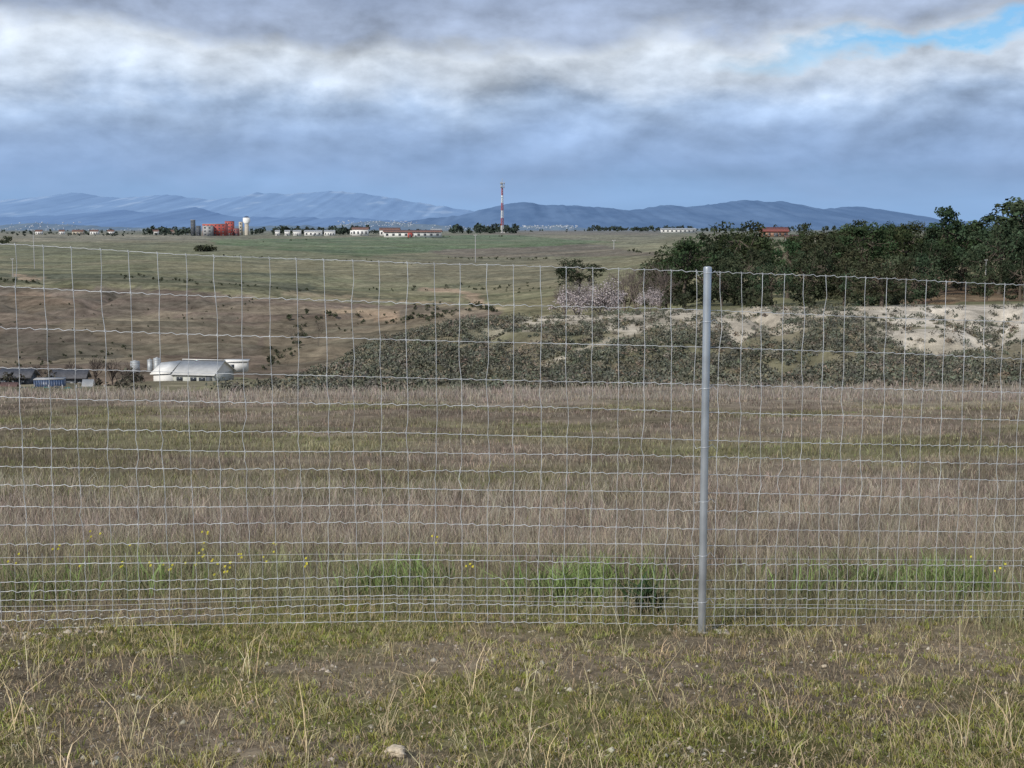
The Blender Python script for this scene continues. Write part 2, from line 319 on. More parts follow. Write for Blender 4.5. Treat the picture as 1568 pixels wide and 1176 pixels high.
def curve_obj(name,lines,rad,mat,parent):
    cu=bpy.data.curves.new(name,'CURVE'); cu.dimensions='3D'; cu.bevel_depth=rad; cu.bevel_resolution=1
    for L_ in lines:
        sp=cu.splines.new('POLY'); sp.points.add(len(L_)-1); a=np.ones((len(L_),4)); a[:,:3]=L_; sp.points.foreach_set('co',a.ravel())
    cu.materials.append(mat); o=bpy.data.objects.new(name,cu); sc.collection.objects.link(o); o.parent=parent; return o
Spost=float(np.interp(1081,fp,S)); sv=[]; s=Spost-.06
while s>0: sv.append(s); s-=.144
sv=sv[::-1]; s=Spost+.075
while s<S[-1]: sv.append(s); s+=.129
sv=np.array(sv); nv=len(sv)
ss=np.concatenate([np.linspace(sv[i],sv[i+1],12,endpoint=False) for i in range(nv-1)]); loc=np.tile(np.arange(12)/12.,nv-1)
lines=[]
def wob(s,fr): return (fbm(s*.7+fr*9,s*0+fr*13,3,2)-.5)*.022
for i,frc in enumerate(fr_):
    p=fpt(ss,np.full(len(ss),frc)); cr=np.where((loc>.3)&(loc<.7),np.sin((loc-.3)/.4*2*np.pi),0)*.0042
    p[:,2]+=cr*(1+.5*np.sin(i*2.1+ss))+wob(ss,frc); p[:,1]+=wob(ss+40,frc)*1.2; lines.append(p)
curve_obj('horizontal_wires',lines,.0017,galv,f)
lines=[];kn=[]
for j,s in enumerate(sv):
    L_=[]; drift=random.gauss(0,.006)
    for i,frc in enumerate(fr_):
        s2=s+drift*math.sin(i*.35)+random.gauss(0,.004)*(1 if i<8 else .5)
        p=fpt(np.array([s2]),np.array([frc]))[0]; p[2]+=wob(np.array([s2]),frc)[0]; p[1]+=wob(np.array([s2+40]),frc)[0]*1.2; L_.append(p); kn.append(p)
        if i<len(fr_)-1 and fr_[i+1]-frc>.04:
            m=fpt(np.array([s2+random.gauss(0,.003)]),np.array([(frc+fr_[i+1])/2]))[0]; m[1]+=random.gauss(0,.003); L_.append(m)
    lines.append(np.array(L_))
curve_obj('vertical_wires',lines,.0014,galv,f)
kl=[]
for p in kn: kl.append(np.array([p+[-.005,-.002,.007],p+[.003,-.004,.002],p+[-.003,-.004,-.002],p+[.005,-.002,-.007]]))
curve_obj('hinge_knots',kl,.0015,galv,f)
lines=[]
for a,b in zip(sv[:-1],sv[1:]):
    s=(a+b)/2; lines.append(np.array([fpt(np.array([s+random.gauss(0,.002)]),np.array([q_]))[0]+[0,.012,0] for q_ in (.80,.85,.9,.95,1.0)]))
for q_ in (.81,.94):
    p=fpt(ss,np.full(len(ss),q_)); p[:,1]+=.012; p[:,2]+=wob(ss,q_+3); lines.append(p)
curve_obj('lower_apron_wires',lines,.0009,galv,f)
def tube(p0,p1,r0,r1,n=6):
    p0=np.array(p0,float);p1=np.array(p1,float); d=p1-p0; d/=np.linalg.norm(d)+1e-9; a=np.cross(d,[0,0,1.]) if abs(d[2])<.95 else np.cross(d,[1.,0,0]); a/=np.linalg.norm(a); b=np.cross(d,a)
    t=np.arange(n)/n*2*np.pi; ring=np.cos(t)[:,None]*a+np.sin(t)[:,None]*b
    V=np.concatenate([p0+ring*r0,p1+ring*r1]); i=np.arange(n); Q=np.stack([i,(i+1)%n,(i+1)%n+n,i+n],-1); return V,Q
FOOT=mat_plain('footing',(.34,.30,.25),.95,0,.3,20.,.5)
def post(px,lean=0):
    Y0=float(fline(px))-.03; x0=(px-784)/F*Y0*1.005; zb=float(tz(x0,Y0)); s=float(np.interp(px,fp,S)); zt=float(fpt(np.array([s]),np.array([0.]))[0][2])+.022
    e=empty('fence_post',(x0,Y0,zb)); H=zt-zb
    prof=[(.0215,-.3),(.0215,H-.03),(.0232,H-.03),(.0232,H-.004),(.0215,H+.003),(.013,H+.007),(.0001,H+.008)]
    n=28; V=[];Q=[]
    for k,(r,z) in enumerate(prof):
        for a in range(n): V.append((r*math.cos(a*6.2832/n),r*math.sin(a*6.2832/n),z))
        if k: 
            for a in range(n): b=(a+1)%n; Q.append(((k-1)*n+a,(k-1)*n+b,k*n+b,k*n+a))
    o=mesh_obj('steel_tube_and_cap',V,Q,None,[galvp],smooth=True,parent=e)
    o.data.set_sharp_from_angle(angle=.6)
    ties=[]
    for q_ in (.0,.13,.31,.47,.62,.77,.9):
        zz=H*(1-q_)-.03; t=np.linspace(0,6.8,22); ties.append(np.stack([.0235*np.cos(t),.0235*np.sin(t),zz+t*.0012-.004],-1)); ties.append(np.array([[.023,.006,zz],[.045,.03,zz+.012],[.065,.028,zz-.012]])); ties.append(np.array([[-.023,.006,zz],[-.045,.03,zz-.014],[-.058,.025,zz+.02]]))
    curve_obj('tie_wires',ties,.0014,galv,e)
    n=24;V=[(0,0,.012)]+[((.09+.02*math.sin(a*3.1))*math.cos(a*6.2832/n),(.075+.02*math.cos(a*2.3))*math.sin(a*6.2832/n),-.02) for a in range(n)]
    T=[(0,1+a,1+(a+1)%n) for a in range(n)]
    mesh_obj('concrete_footing',V,T,None,[FOOT],parent=e)
post(1081); post(-420); post(2350)
# ---------------------------------------------------------------- plants
def leafquads(cen,size,cols,flat=.0):
    n=len(cen); a=rng.normal(size=(n,3)); a/=np.linalg.norm(a,axis=1)[:,None]; b=rng.normal(size=(n,3)); b-=a*(a*b).sum(1)[:,None]; b/=np.linalg.norm(b,axis=1)[:,None]
    s=size[:,None]; asp=.55
    V=np.stack([cen-a*s-b*s*asp*.3,cen-a*s*.1-b*s*asp,cen+a*s+b*s*asp*.3,cen+a*s*.1+b*s*asp],1).reshape(-1,3)
    return V,np.arange(n)[:,None]*4+np.arange(4),np.repeat(cols,4,0)
n=19000; px=rng.uniform(330,2000,n); Y=rng.uniform(73,134,n); x=(px-784)/F*Y
left=np.interp(px,[330,400,480,560,640,720],[76,84,102,120,130,134])
g=fbm(x*.22,Y*.22,4,5); cl=np.clip((.66-g)*5+.4,.15,1)
sandm=np.interp(Y,[100,110,119,134],[1,.85,.35,.14]); sandm=np.where((px>1340)&(Y>100),sandm*.3,sandm); sandm=np.where(px<800,1,sandm)
tdm=sstep(3,9,trackdist(px,rowof(tz(x,Y),Y)))
foot=sstep(73,79,Y)*.9+.1
k=(Y<left)&(rng.random(n)<cl*sandm*foot*tdm*.86); x=x[k];Y=Y[k]; n=len(x)
rad=rng.uniform(.25,.66,n)*rng.choice([.7,1,1,1.3],n); hh=rad*rng.uniform(.75,1.3,n); L_=42
dirs=rng.normal(size=(n,L_,3)); dirs/=np.linalg.norm(dirs,axis=2)[:,:,None]; dirs[:,:,2]=np.abs(dirs[:,:,2]); rr=rng.uniform(.45,1.05,(n,L_,1))
base=np.stack([x,Y,tz(x,Y)-.05],-1)
cen=base[:,None,:]+dirs*rr*np.stack([rad,rad,hh],-1)[:,None,:]
bc=np.where((rng.random(n)<.20)[:,None],jitc((.19,.165,.125),n,.2),jitc((.118,.122,.095),n,.38,.07))
cc=np.repeat(bc,L_,0)*rng.uniform(.7,1.35,(n*L_,1))
V,Q,c=leafquads(cen.reshape(-1,3),rng.uniform(.06,.13,n*L_),cc); mesh_obj('hillside_shrubs',V,Q,c,[LEAF])
def bushmass(name,items,colr,leaf=.3,nl=60,var=.3):
    cs=[];sz=[];cl=[]
    for (x,Y,z,r,h) in items:
        sub=max(1,int(nl/20)); 
        for q_ in range(sub):
            ox,oy=random.gauss(0,r*.35),random.gauss(0,r*.35); oz=random.uniform(.3,.75)*h; rb=r*random.uniform(.35,.6)
            m=20; d=rng.normal(size=(m,3)); d/=np.linalg.norm(d,axis=1)[:,None]; cs.append(np.array([x+ox,Y+oy,z+oz])+d*rb*np.array([1,1,min(1.,h*.45/rb)])*rng.uniform(.5,1,(m,1))); sz.append(rng.uniform(.6,1.2,m)*leaf*r); cl.append(jitc(np.array(colr)*random.uniform(1-var,1+var),m,.25))
    V,Q,c=leafquads(np.concatenate(cs),np.concatenate(sz),np.concatenate(cl)); return mesh_obj(name,V,Q,c,[LEAF])
def tree_data(name,kind,H,seed,tone=1.,hue=1.):
    r=np.random.default_rng(seed); rd=random.Random(seed)
    TV=[];TQ=[];o=0
    def add(a,b,r0,r1,n=6):
        nonlocal o
        v,q=tube(a,b,r0,r1,n); TV.append(v);TQ.append(q+o);o+=len(v)
    leaves=[];ls=[];lc=[]
    W=H*{'pine':.38,'oak':.45,'tall':.25}[kind]
    zc,hz={'pine':(.68,.28),'oak':(.54,.42),'tall':(.62,.36)}[kind]
    tr=[np.array([0,0,-.3])]; 
    for k in range(1,5): tr.append(np.array([rd.gauss(0,.02)*H*k*.5,rd.gauss(0,.02)*H*k*.5,H*zc*k/4*1.1]))
    for k in range(4): add(tr[k],tr[k+1],H*.03*(1-k*.2),H*.03*(1-(k+1)*.2),8)
    K={'pine':46,'oak':62,'tall':54}[kind]
    base=np.array({'pine':(.036,.056,.029),'oak':(.042,.055,.034),'tall':(.033,.048,.029)}[kind])*tone*np.array([hue,1,1])
    for k in range(K):
        d=r.normal(size=3); d/=np.linalg.norm(d); rr=r.uniform(.3,1)**.5
        c_=np.array([d[0]*W*rr,d[1]*W*rr,H*zc+d[2]*H*hz*rr])
        if kind=='pine': c_[2]=max(c_[2],H*.42+ .25*abs(d[0])*H*rr)
        if kind=='oak' and c_[2]<H*.18: c_[2]=H*.18
        c_+=r.normal(size=3)*H*.02
        cr=H*r.uniform(.07,.13)*(.75 if kind=='tall' else 1)
        if k%2==0: 
            a=tr[2+rd.randint(0,2)]; mid=(a+c_)/2+np.array([0,0,-.03*H]); add(a,mid,H*.009,H*.006,5); add(mid,c_,H*.006,H*.002,5)
        m=50; dd=r.normal(size=(m,3)); dd/=np.linalg.norm(dd,axis=1)[:,None]; pts=c_+dd*cr*r.uniform(.35,1.05,(m,1))*np.array([1,1,.75]); leaves.append(pts); ls.append(r.uniform(.013,.027,m)*H)
        lc.append(base*r.uniform(.65,1.55)*r.uniform(.75,1.25,(m,1))*np.array([r.uniform(.9,1.15),1,.95]))
    V,Q,c=leafquads(np.concatenate(leaves),np.concatenate(ls),np.concatenate(lc))
    TVv=np.concatenate(TV);TQq=np.concatenate(TQ)
    allV=np.concatenate([TVv,V]); allQ=np.concatenate([TQq,Q+len(TVv)]); allC=np.concatenate([np.tile([[.12,.10,.08]],(len(TVv),1)),c])
    mi=np.concatenate([np.zeros(len(TQq)),np.ones(len(Q))])
    ob=mesh_obj(name,allV,allQ,allC,[BARKC,LEAF],mi); me=ob.data; bpy.data.objects.remove(ob); return me
TONE=[(.75,.95),(1.,1.),(1.4,1.05),(.9,1.2),(1.2,.9)]
meshes={k:[tree_data(k,k,8.0,s*13+len(k),*TONE[s]) for s in range(5)] for k in ('pine','oak','tall')}
names={'pine':'stone_pine_tree','oak':'holm_oak_tree','tall':'eucalyptus_tree'}
def tree(kind,x,Y,H,wide=1.):
    me=random.choice(meshes[kind]); o=bpy.data.objects.new(names[kind],me); sc.collection.objects.link(o)
    o.location=(x,Y,float(tz(x,Y))); s=H/8.0; o.scale=(s*wide,s*wide,s); o.rotation_euler=(0,0,random.uniform(0,6.28)); return o
def tree_top(kind,px,Y,toprow,wide=1.):
    x=(px-784)/F*Y; z=float(tz(x,Y)); zt=float(slope(toprow))*Y; tree(kind,x,Y,max(zt-z,1.2),wide)
for px,Y,top,k,w in [(1020,172,388,'oak',1),(1048,165,362,'pine',1),(1078,178,352,'oak',1),(1105,160,388,'oak',1),(1128,190,338,'pine',1.1),(1150,165,374,'oak',1),(1182,158,396,'oak',1),(1205,190,364,'pine',1.1),(1240,168,374,'oak',1),(1265,185,348,'oak',1.1),(1292,166,390,'oak',1),(1322,200,340,'pine',1.2),
   (1350,141,388,'oak',1.5),(1330,152,400,'oak',1),(1395,165,378,'oak',1.1),(1385,220,342,'pine',1.2),(1432,200,356,'pine',1),(1446,215,312,'tall',1.05),(1412,190,362,'oak',1),(1470,205,374,'oak',1),(1500,225,360,'pine',1),(1528,190,332,'oak',1),(1545,215,302,'tall',1.55),(1572,200,303,'tall',1.6),(1620,190,325,'oak',1.2),(1680,200,340,'pine',1),(1740,180,345,'oak',1),(1562,165,378,'oak',1.1),(1510,172,400,'oak',1)]:
    tree_top(k,px,Y,top,w)
for i in range(66):
    px=random.uniform(1010,1900); Y=random.uniform(215,480); 
    top=np.interp(px,[1010,1060,1110,1150,1350,1900],[376,358,346,338,330,330])+random.uniform(0,24)+ (480-Y)/300*6
    if 1150<px<1222: top=max(top,360)
    tree_top(random.choice(['pine','oak','pine']),px,Y,top,random.uniform(.9,1.5))
tree_top('oak',886,330,392,1.6); tree_top('oak',1000,260,396,1.1)
its=[]
for i in range(260):
    px=random.uniform(1015,1900); Y=random.uniform(142,240); x=(px-784)/F*Y
    if px>1400 and Y<175: continue
    its.append((x,Y,float(tz(x,Y)),random.uniform(.8,1.9),random.uniform(1.,2.8)))
bushmass('grove_undergrowth',its,(.042,.048,.03),.16,100)
its=[]
for i in range(150):
    px=random.uniform(-300,470); Y=random.uniform(84,128); x=(px-784)/F*Y
    if 215<px<385 and Y>90: continue
    if 0<px<175 and Y<118: continue
    its.append((x,Y,float(tz(x,Y)),random.uniform(.4,1.0),random.uniform(.5,1.4 if px<230 else .8)))
bushmass('hollow_scrub',its,(.08,.075,.06),.18,80)
its=[]
def row_of(px0,r0,px1,r1,n,h,ymin=150,jr=1.):
    for i in range(n):
        t=random.random(); px=px0+(px1-px0)*t; rw=r0+(r1-r0)*t+random.gauss(0,jr); x,Y,z=hit(px,rw,ymin); hm=h*Y/F*random.uniform(.5,1.2); its.append((x,Y,z,hm*random.uniform(.5,.9),hm))
for q_ in range(7): 
    x,Y,z=hit(300+q_*4,385,400); its.append((x,Y,z,9*Y/F,(8+3*math.sin(q_/6*3.1))*Y/F))
row_of(180,424,480,446,45,4,300,1.5); row_of(0,430,60,434,14,5,300); row_of(560,447,860,440,40,4,300,3); row_of(430,505,520,480,14,8,150,8)
row_of(720,470,760,478,16,8,150); row_of(600,492,720,480,30,7,140,3); row_of(870,462,1040,468,26,14,140,2); row_of(0,375,20,372,5,9,400); row_of(500,500,700,470,34,5,200,8); row_of(0,520,400,470,60,3,150,22); row_of(0,560,200,550,40,5,140,10); row_of(400,560,470,520,26,8,140,8)
row_of(680,396,860,398,30,3,400,.6); row_of(330,392,660,404,24,2.5,400,1); row_of(960,385,1010,392,10,6,300); row_of(400,370,800,362,14,2.5,600,1)
bushmass('distant_hedgerows',its,(.07,.078,.05),.26,80)
its=[]
for (a,b,n,h,ra,rb) in [(0,300,110,5,354,362),(225,300,34,12,357,361),(385,560,70,14,357,360),(560,690,20,8,356,359),(690,790,46,13,354,358),(905,1010,46,9,352.5,355),(1000,1150,60,9,352.5,356),(1120,1568,60,10,353,357),(-300,0,60,8,354,360),(800,900,14,4,353,356)]:
    for i in range(n):
        px=random.uniform(a,b); x,Y,z=hit(px,random.uniform(ra,rb),700,3000); hm=h*Y/F*random.uniform(.4,1.05); its.append((x,Y,z,hm*random.uniform(.45,.8),hm))
bushmass('distant_treeline',its,(.055,.072,.058),.32,60)
def bare(name,px,Y,toprow,wide,colr,blossom=None,thick=.014):
    x=(px-784)/F*Y; z=float(tz(x,Y)); H=float(slope(toprow))*Y-z; rd=random
    TV=[];TQ=[];o=0;tips=[]
    def add(a,b,r0,r1):
        nonlocal o
        v,q=tube(a,b,r0,r1,4); TV.append(v);TQ.append(q+o);o+=len(v)
    def grow(p,d,L,r,lev):
        q_=p+d*L; add(p,q_,r,r*.65); tips.append(q_)
        if lev==0: return
        for k in range(rd.randint(3,4)):
            nd=d+np.array([rd.gauss(0,.55)*wide,rd.gauss(0,.55)*wide,rd.gauss(.1,.3)]); nd/=np.linalg.norm(nd); grow(p+d*L*rd.uniform(.55,1),nd,L*rd.uniform(.6,.85),r*.55,lev-1)
    for st in range(3):
        d=np.array([rd.gauss(0,.3)*wide,rd.gauss(0,.3)*wide,1.]); d/=np.linalg.norm(d); grow(np.array([rd.gauss(0,.1),0,-.1]),d,H*.30,H*thick,4)
    V=np.concatenate(TV);Q=np.concatenate(TQ); V[:,2]*=H/max(V[:,2].max(),.1); c=np.tile([colr],(len(V),1))*rng.uniform(.8,1.2,(len(V),1)); mi=np.zeros(len(Q))
    if blossom is not None:
        t=np.array(tips); t=t[t[:,2]>H*.2]; t=np.repeat(t,6,0)+rng.normal(0,H*.035,(len(t)*6,3)); t[:,2]=np.minimum(t[:,2],H)
        v2,q2,c2=leafquads(t,rng.uniform(.010,.020,len(t))*H,jitc(blossom,len(t),.3,.04)); Q=np.concatenate([Q,q2+len(V)]);V=np.concatenate([V,v2]);c=np.concatenate([c,c2]);mi=np.concatenate([mi,np.ones(len(q2))])
    ob=mesh_obj(name,V,Q,c,[BARKC,LEAF],mi); ob.location=(x,Y,z)
for px,Y,t,w in [(890,150,418,1.2),(928,152,414,1.3),(995,150,432,1.)]: bare('almond_tree_in_blossom',px,Y,t,w,(.16,.14,.13),(.44,.39,.39))
for px,Y,t,w in [(955,165,398,1.),(975,160,405,.9),(1010,158,398,1.),(870,158,432,1.1),(1030,150,440,1.1)]: bare('bare_deciduous_tree',px,Y,t,w,(.17,.14,.125))
for px,Y,t,w in [(105,126,548,1.2),(140,124,540,1.),(170,126,545,1.1),(190,128,552,1.2),(60,128,555,1.1),(25,128,555,1.1)]: bare('bare_deciduous_tree',px,Y,t,w,(.11,.09,.08),thick=.018)
for px,Y,t,w in [(455,215,488,1.3),(485,220,482,1.3),(440,180,535,1.2)]: bare('bare_deciduous_tree',px,Y,t,w,(.17,.145,.12),thick=.007)
# ---------------------------------------------------------------- buildings
MC={}
def colmat(name,c,**k):
    if name not in MC: MC[name]=mat_plain(name,c,**k)
    return MC[name]
WHITE=colmat('white_render',(.76,.75,.72),var=.1,scale=.8); RED=colmat('red_panel',(.42,.09,.075),var=.15,scale=.3); TERR=colmat('terracotta_tile',(.36,.19,.14),scale=1.); DARK=colmat('dark_glass',(.05,.06,.075),rough=.25); GREY=colmat('grey_concrete',(.34,.34,.34)); CHAR=colmat('dark_cladding',(.09,.10,.115)); TAN=colmat('tan_render',(.45,.40,.32)); SHEET=colmat('white_sheet_roof',(.76,.74,.69),rough=.6,var=.12,scale=1.5); GREEN=colmat('pale_wall',(.46,.47,.43),var=.15); TEAL=colmat('green_tarpaulin',(.05,.14,.14)); STEEL=colmat('zinc_tank',(.36,.38,.39),metal=.3,rough=.5); BRICK=colmat('brick_wall',(.34,.19,.13)); BLUEP=colmat('blue_paint',(.05,.08,.15),rough=.4); REDP=colmat('red_mast_paint',(.42,.09,.08)); MAROON=colmat('maroon_panel',(.22,.08,.08)); RUST=colmat('rust_grey_roof',(.20,.19,.19))
def box(name,par,c,s,mat,bev=0):
    x,y,z=[k/2 for k in s]; V=[(c[0]+a*x,c[1]+b*y,c[2]+d*z) for a in(-1,1) for b in(-1,1) for d in(-1,1)]
    Q=[(0,1,3,2),(4,6,7,5),(0,4,5,1),(2,3,7,6),(0,2,6,4),(1,5,7,3)]; return mesh_obj(name,V,Q,None,[mat],parent=par)
def gable(name,par,c,s,mat,ov=.3,th=.12):
    L,W,H=s[0]/2+ov,s[1]/2+ov,s[2]; V=[];Q=[]
    for sg in(-1,1):
        o=len(V); 
        for xx in(-L,L):
            V+= [(c[0]+xx,c[1]+sg*W,c[2]-.08),(c[0]+xx,c[1]+sg*.001,c[2]+H),(c[0]+xx,c[1]+sg*.001,c[2]+H+th),(c[0]+xx,c[1]+sg*W,c[2]-.08+th)]
        for a,b in((0,1),(1,2),(2,3),(3,0)): Q.append((o+a,o+b,o+b+4,o+a+4))
        Q+=[(o,o+1,o+2,o+3),(o+4,o+5,o+6,o+7)]
    mesh_obj(name,V,Q,None,[mat],parent=par)
def gend(name,par,c,s,mat):
    L,W,H=s[0]/2-.02,s[1]/2-.02,s[2]; V=[];T=[]
    for xx in(-L,L): V+=[(c[0]+xx,c[1]-W,c[2]),(c[0]+xx,c[1]+W,c[2]),(c[0]+xx,c[1],c[2]+H-.02)]
    mesh_obj(name,V,[(0,1,2),(3,4,5)],None,[mat],parent=par)
def house(name,px,row,wpx,hpx,wall,roof=None,rise=.25,ymin=700,depth=.5,rz=0,cols=5,rows=1,winmat=None,flat=None,loc=None):
    x,Y,z=hit(px,row,ymin,3000) if loc is None else loc; k=Y/F; W=wpx*k; H=hpx*k; D=W*depth
    e=empty(name,(x,Y,z-.3),rz); box('walls',e,(0,0,H/2),(W,D,H),wall)
    if roof:
        gable('roof',e,(0,0,H),(W,D,H*rise+.4),roof,ov=W*.02+.2); gend('gable_ends',e,(0,0,H),(W,D,H*rise+.4),wall)
    else:
        box('parapet',e,(0,0,H+.2),(W*1.01+.1,D*1.01+.1,.4),flat or wall)
    wm=winmat or DARK
    for r in range(rows):
        for c in range(cols):
            ww=W/cols*.40; wh=H/rows*.38; xx=-W/2+W/cols*(c+.5); zz=H/rows*(r+.52); box('window_%d_%d'%(r,c),e,(xx,-D/2-.02,zz),(ww,.12,wh),wm); box('sill_%d_%d'%(r,c),e,(xx,-D/2-.05,zz-wh/2-.08),(ww*1.1,.2,.12),GREY)
    box('door',e,(W*.06,-D/2-.035,min(1.1,H*.35)),(1.1,.1,min(2.2,H*.7)),CHAR)
    return e,W,H,D
house('red_institute_building',330,361,34,18,RED,rows=4,cols=6,depth=.7,flat=GREY)
house('red_institute_building',352,360,12,21,RED,rows=4,cols=3,depth=1,flat=MAROON)
house('grey_institute_wing',320,361,14,15,GREY,rows=3,cols=2,depth=1.6)
house('maroon_apartment_block',362,361,8,11,MAROON,rows=2,cols=2,depth=1)
house('dark_office_tower',296,361,6,24,CHAR,rows=5,cols=3,depth=1,flat=GREY)
house('dark_office_tower',304,361,6,15,CHAR,rows=4,cols=2,depth=1)
house('tan_stair_tower',369,360,5,20,TAN,rows=4,cols=1,depth=1)
e=empty('water_tower'); x,Y,z=hit(378,360,700,3000); e.location=(x,Y,z); k=Y/F
def cyl(name,par,c,r,h,mat,n=20,r2=None):
    r2=r if r2 is None else r2
    V=[(c[0]+r*math.cos(i*6.2832/n),c[1]+r*math.sin(i*6.2832/n),c[2]) for i in range(n)]+[(c[0]+r2*math.cos(i*6.2832/n),c[1]+r2*math.sin(i*6.2832/n),c[2]+h) for i in range(n)]+[(c[0],c[1],c[2]+h+r2*.18)]
    T=[]
    for i in range(n): j=(i+1)%n; T+=[(i,j,n+j),(i,n+j,n+i),(n+i,n+j,2*n)]
    return mesh_obj(name,V,T,None,[mat],parent=par)
cyl('shaft',e,(0,0,-1),3.2*k,18*k,TAN); cyl('tank_cone',e,(0,0,17*k),3.2*k,3*k,WHITE,r2=5.5*k); cyl('tank',e,(0,0,20*k),5.5*k,6*k,WHITE); cyl('dome',e,(0,0,26.9*k),4.5*k,1.6*k,BLUEP,r2=2.5*k)
house('white_farmhouse',552,361,24,10,WHITE,TERR,.3,cols=4); house('white_farmhouse',541,360,9,7,WHITE,None,cols=2)
house('white_farm_warehouse',632,363,86,8,WHITE,TERR,.3,cols=9,depth=.2); house('white_farm_warehouse',668,362,16,9,WHITE,SHEET,.3,cols=3)
house('white_farmhouse',597,361,30,9,WHITE,TERR,.35,cols=5,depth=.4); house('red_shed',628,363.5,7,7,RED,None,cols=1,depth=1)
for px,w in [(480,26),(505,16),(455,12),(440,8),(425,7)]: house('white_roadside_building',px,361,w,6.5,WHITE,SHEET,.3,cols=4,depth=.4)
for px,w,m in [(120,16,TAN),(145,12,WHITE),(170,9,WHITE),(238,10,WHITE),(265,8,TAN),(285,6,WHITE),(60,10,WHITE),(95,8,WHITE)]: house('village_house',px,359,w,5,m,TERR,.4,cols=3,depth=.6)
house('white_greenhouse_shed',1038,356,52,5,WHITE,SHEET,.3,cols=8,depth=.3)
x=(1182-784)/F*420; house('red_roofed_house',0,0,40,8,BRICK,colmat('bright_red_roof',(.42,.13,.10)),.5,cols=5,depth=.5,loc=(x,420,float(slope(361))*420))
x=(1210-784)/F*400; house('red_roofed_house',0,0,18,8,WHITE,TERR,.5,cols=2,depth=.8,loc=(x,400,float(slope(373))*400))
x=(1515-784)/F*235; house('white_farmhouse',0,0,26,9,TAN,TERR,.4,cols=3,depth=.6,loc=(x,235,float(slope(392))*235))
V=[];Q=[];cc=[]
def town(pxa,pxb,ra,rb,n,Ya,Yb):
    for i in range(n):
        Y=random.uniform(Ya,Yb); px=random.uniform(pxa,pxb); row=random.uniform(ra,rb); x=(px-784)/F*Y; z=float(slope(row))*Y
        w=random.uniform(.8,2.4)*Y/F; h=random.uniform(.7,1.5)*Y/F; d=w; o=len(V)
        for a in(-1,1):
            for b in(-1,1):
                for q_ in(-1,1): V.append((x+a*w/2,Y+b*d/2,z+q_*h/2))
        for f_ in[(0,1,3,2),(4,6,7,5),(0,4,5,1),(2,3,7,6),(0,2,6,4),(1,5,7,3)]: Q.append([o+k for k in f_])
        c=random.choice([(.5,.54,.6),(.42,.46,.52),(.34,.36,.40),(.52,.54,.56)]); cc.extend([c]*8)
town(520,640,338,347,100,9000,9800); town(800,885,345,350,100,9000,9800); town(20,130,340,350,40,9000,9800); town(640,760,345,351,30,9000,9800); town(0,260,350,353,50,5000,6000)
mesh_obj('distant_town',V,Q,np.array(cc),[BARKC])
# ---- mast
x,Y,z=hit(769,357,700,3000); k=Y/F; e=empty('telecom_mast',(x,Y,z)); H=(357-281)*k
TVr=[[],[]];TQr=[[],[]];oo=[0,0]
def addm(g,a,b,r,n=5):
    v,q=tube(a,b,r,r,n); TVr[g].append(v);TQr[g].append(q+oo[g]);oo[g]+=len(v)
nseg=20
def leg(i,t):
    w=(1-t)*1.7*k+1.0*k; a=i*2.094+.4; return np.array([math.cos(a)*w,math.sin(a)*w,t*H])
for s in range(nseg):
    g=1-(s//3)%2; t0,t1=s/nseg,(s+1)/nseg
    for i in range(3):
        j=(i+1)%3; addm(g,leg(i,t0),leg(i,t1),.30*k); addm(g,leg(i,t0),leg(j,t1),.16*k); addm(g,leg(j,t0),leg(i,t1),.16*k); addm(g,leg(i,t1),leg(j,t1),.16*k)
for g,m in((0,REDP),(1,WHITE)): mesh_obj('lattice_%d'%g,np.concatenate(TVr[g]),np.concatenate(TQr[g]),None,[m],parent=e)
cyl('top_pole',e,(0,0,H),.35*k,6*k,GREY,8)
for zz,rr in((.99,3.4),(.92,3.0)):
    for i in range(3):
        a=i*2.094+.2; box('panel_antenna',e,(math.cos(a)*rr*k,math.sin(a)*rr*k,H*zz),(.9*k,.7*k,4.*k),GREY); 
    cyl('antenna_ring',e,(0,0,H*zz-.5*k),rr*k,.5*k,GREY,12)
cyl('dish',e,(0,-2*k,H*.72),1.3*k,.7*k,WHITE,12)
box('equipment_cabin',e,(5*k,0,1.2*k),(5*k,4*k,3*k),WHITE)
for px,row,h in((728,402,44),(940,382,14),(53,412,62),(1508,455,60),(20,425,30)):
    x,Y,z=hit(px,row,250 if px<1400 else 150,3000); k=Y/F; e=empty('utility_pole',(x,Y,z)); cyl('pole',e,(0,0,-.5),.6*k,h*k,GREY,8,r2=.4*k); box('crossarm',e,(0,0,h*k*.93),(5*k,.4*k,.5*k),GREY)
    for q_ in(-2,0,2): cyl('insulator',e,(q_*k,0,h*k*.93+.3*k),.25*k,1.*k,WHITE,6)
# ---- farm in the hollow
def loc_r(px,row,Y): return ((px-784)/F*Y,Y,float(slope(row))*Y)
e=empty('white_roofed_barn',loc_r(302,584,128),math.radians(-12)); e.scale=(.86,.86,.95)
box('walls',e,(.6,0,.3),(4.6,5.4,1.3),GREEN); gable('roof',e,(.6,0,.93),(4.6,5.4,1.15),SHEET,.2,.07); gend('gable_ends',e,(.6,0,.95),(4.6,5.4,1.15),WHITE)
box('second_bay_walls',e,(-2.9,-.4,.35),(2.2,4.8,1.2),WHITE)
mesh_obj('second_bay_roof',[(-4.3,-3.0,.88),(-1.95,-3.0,1.02),(-1.95,-.3,2.0),(-4.3,-.3,1.75),(-4.3,-3.0,.96),(-1.95,-3.0,1.1),(-1.95,-.3,2.08),(-4.3,-.3,1.83)],[(0,1,2,3),(4,5,6,7),(0,1,5,4),(1,2,6,5),(2,3,7,6),(3,0,4,7)],None,[SHEET],parent=e)
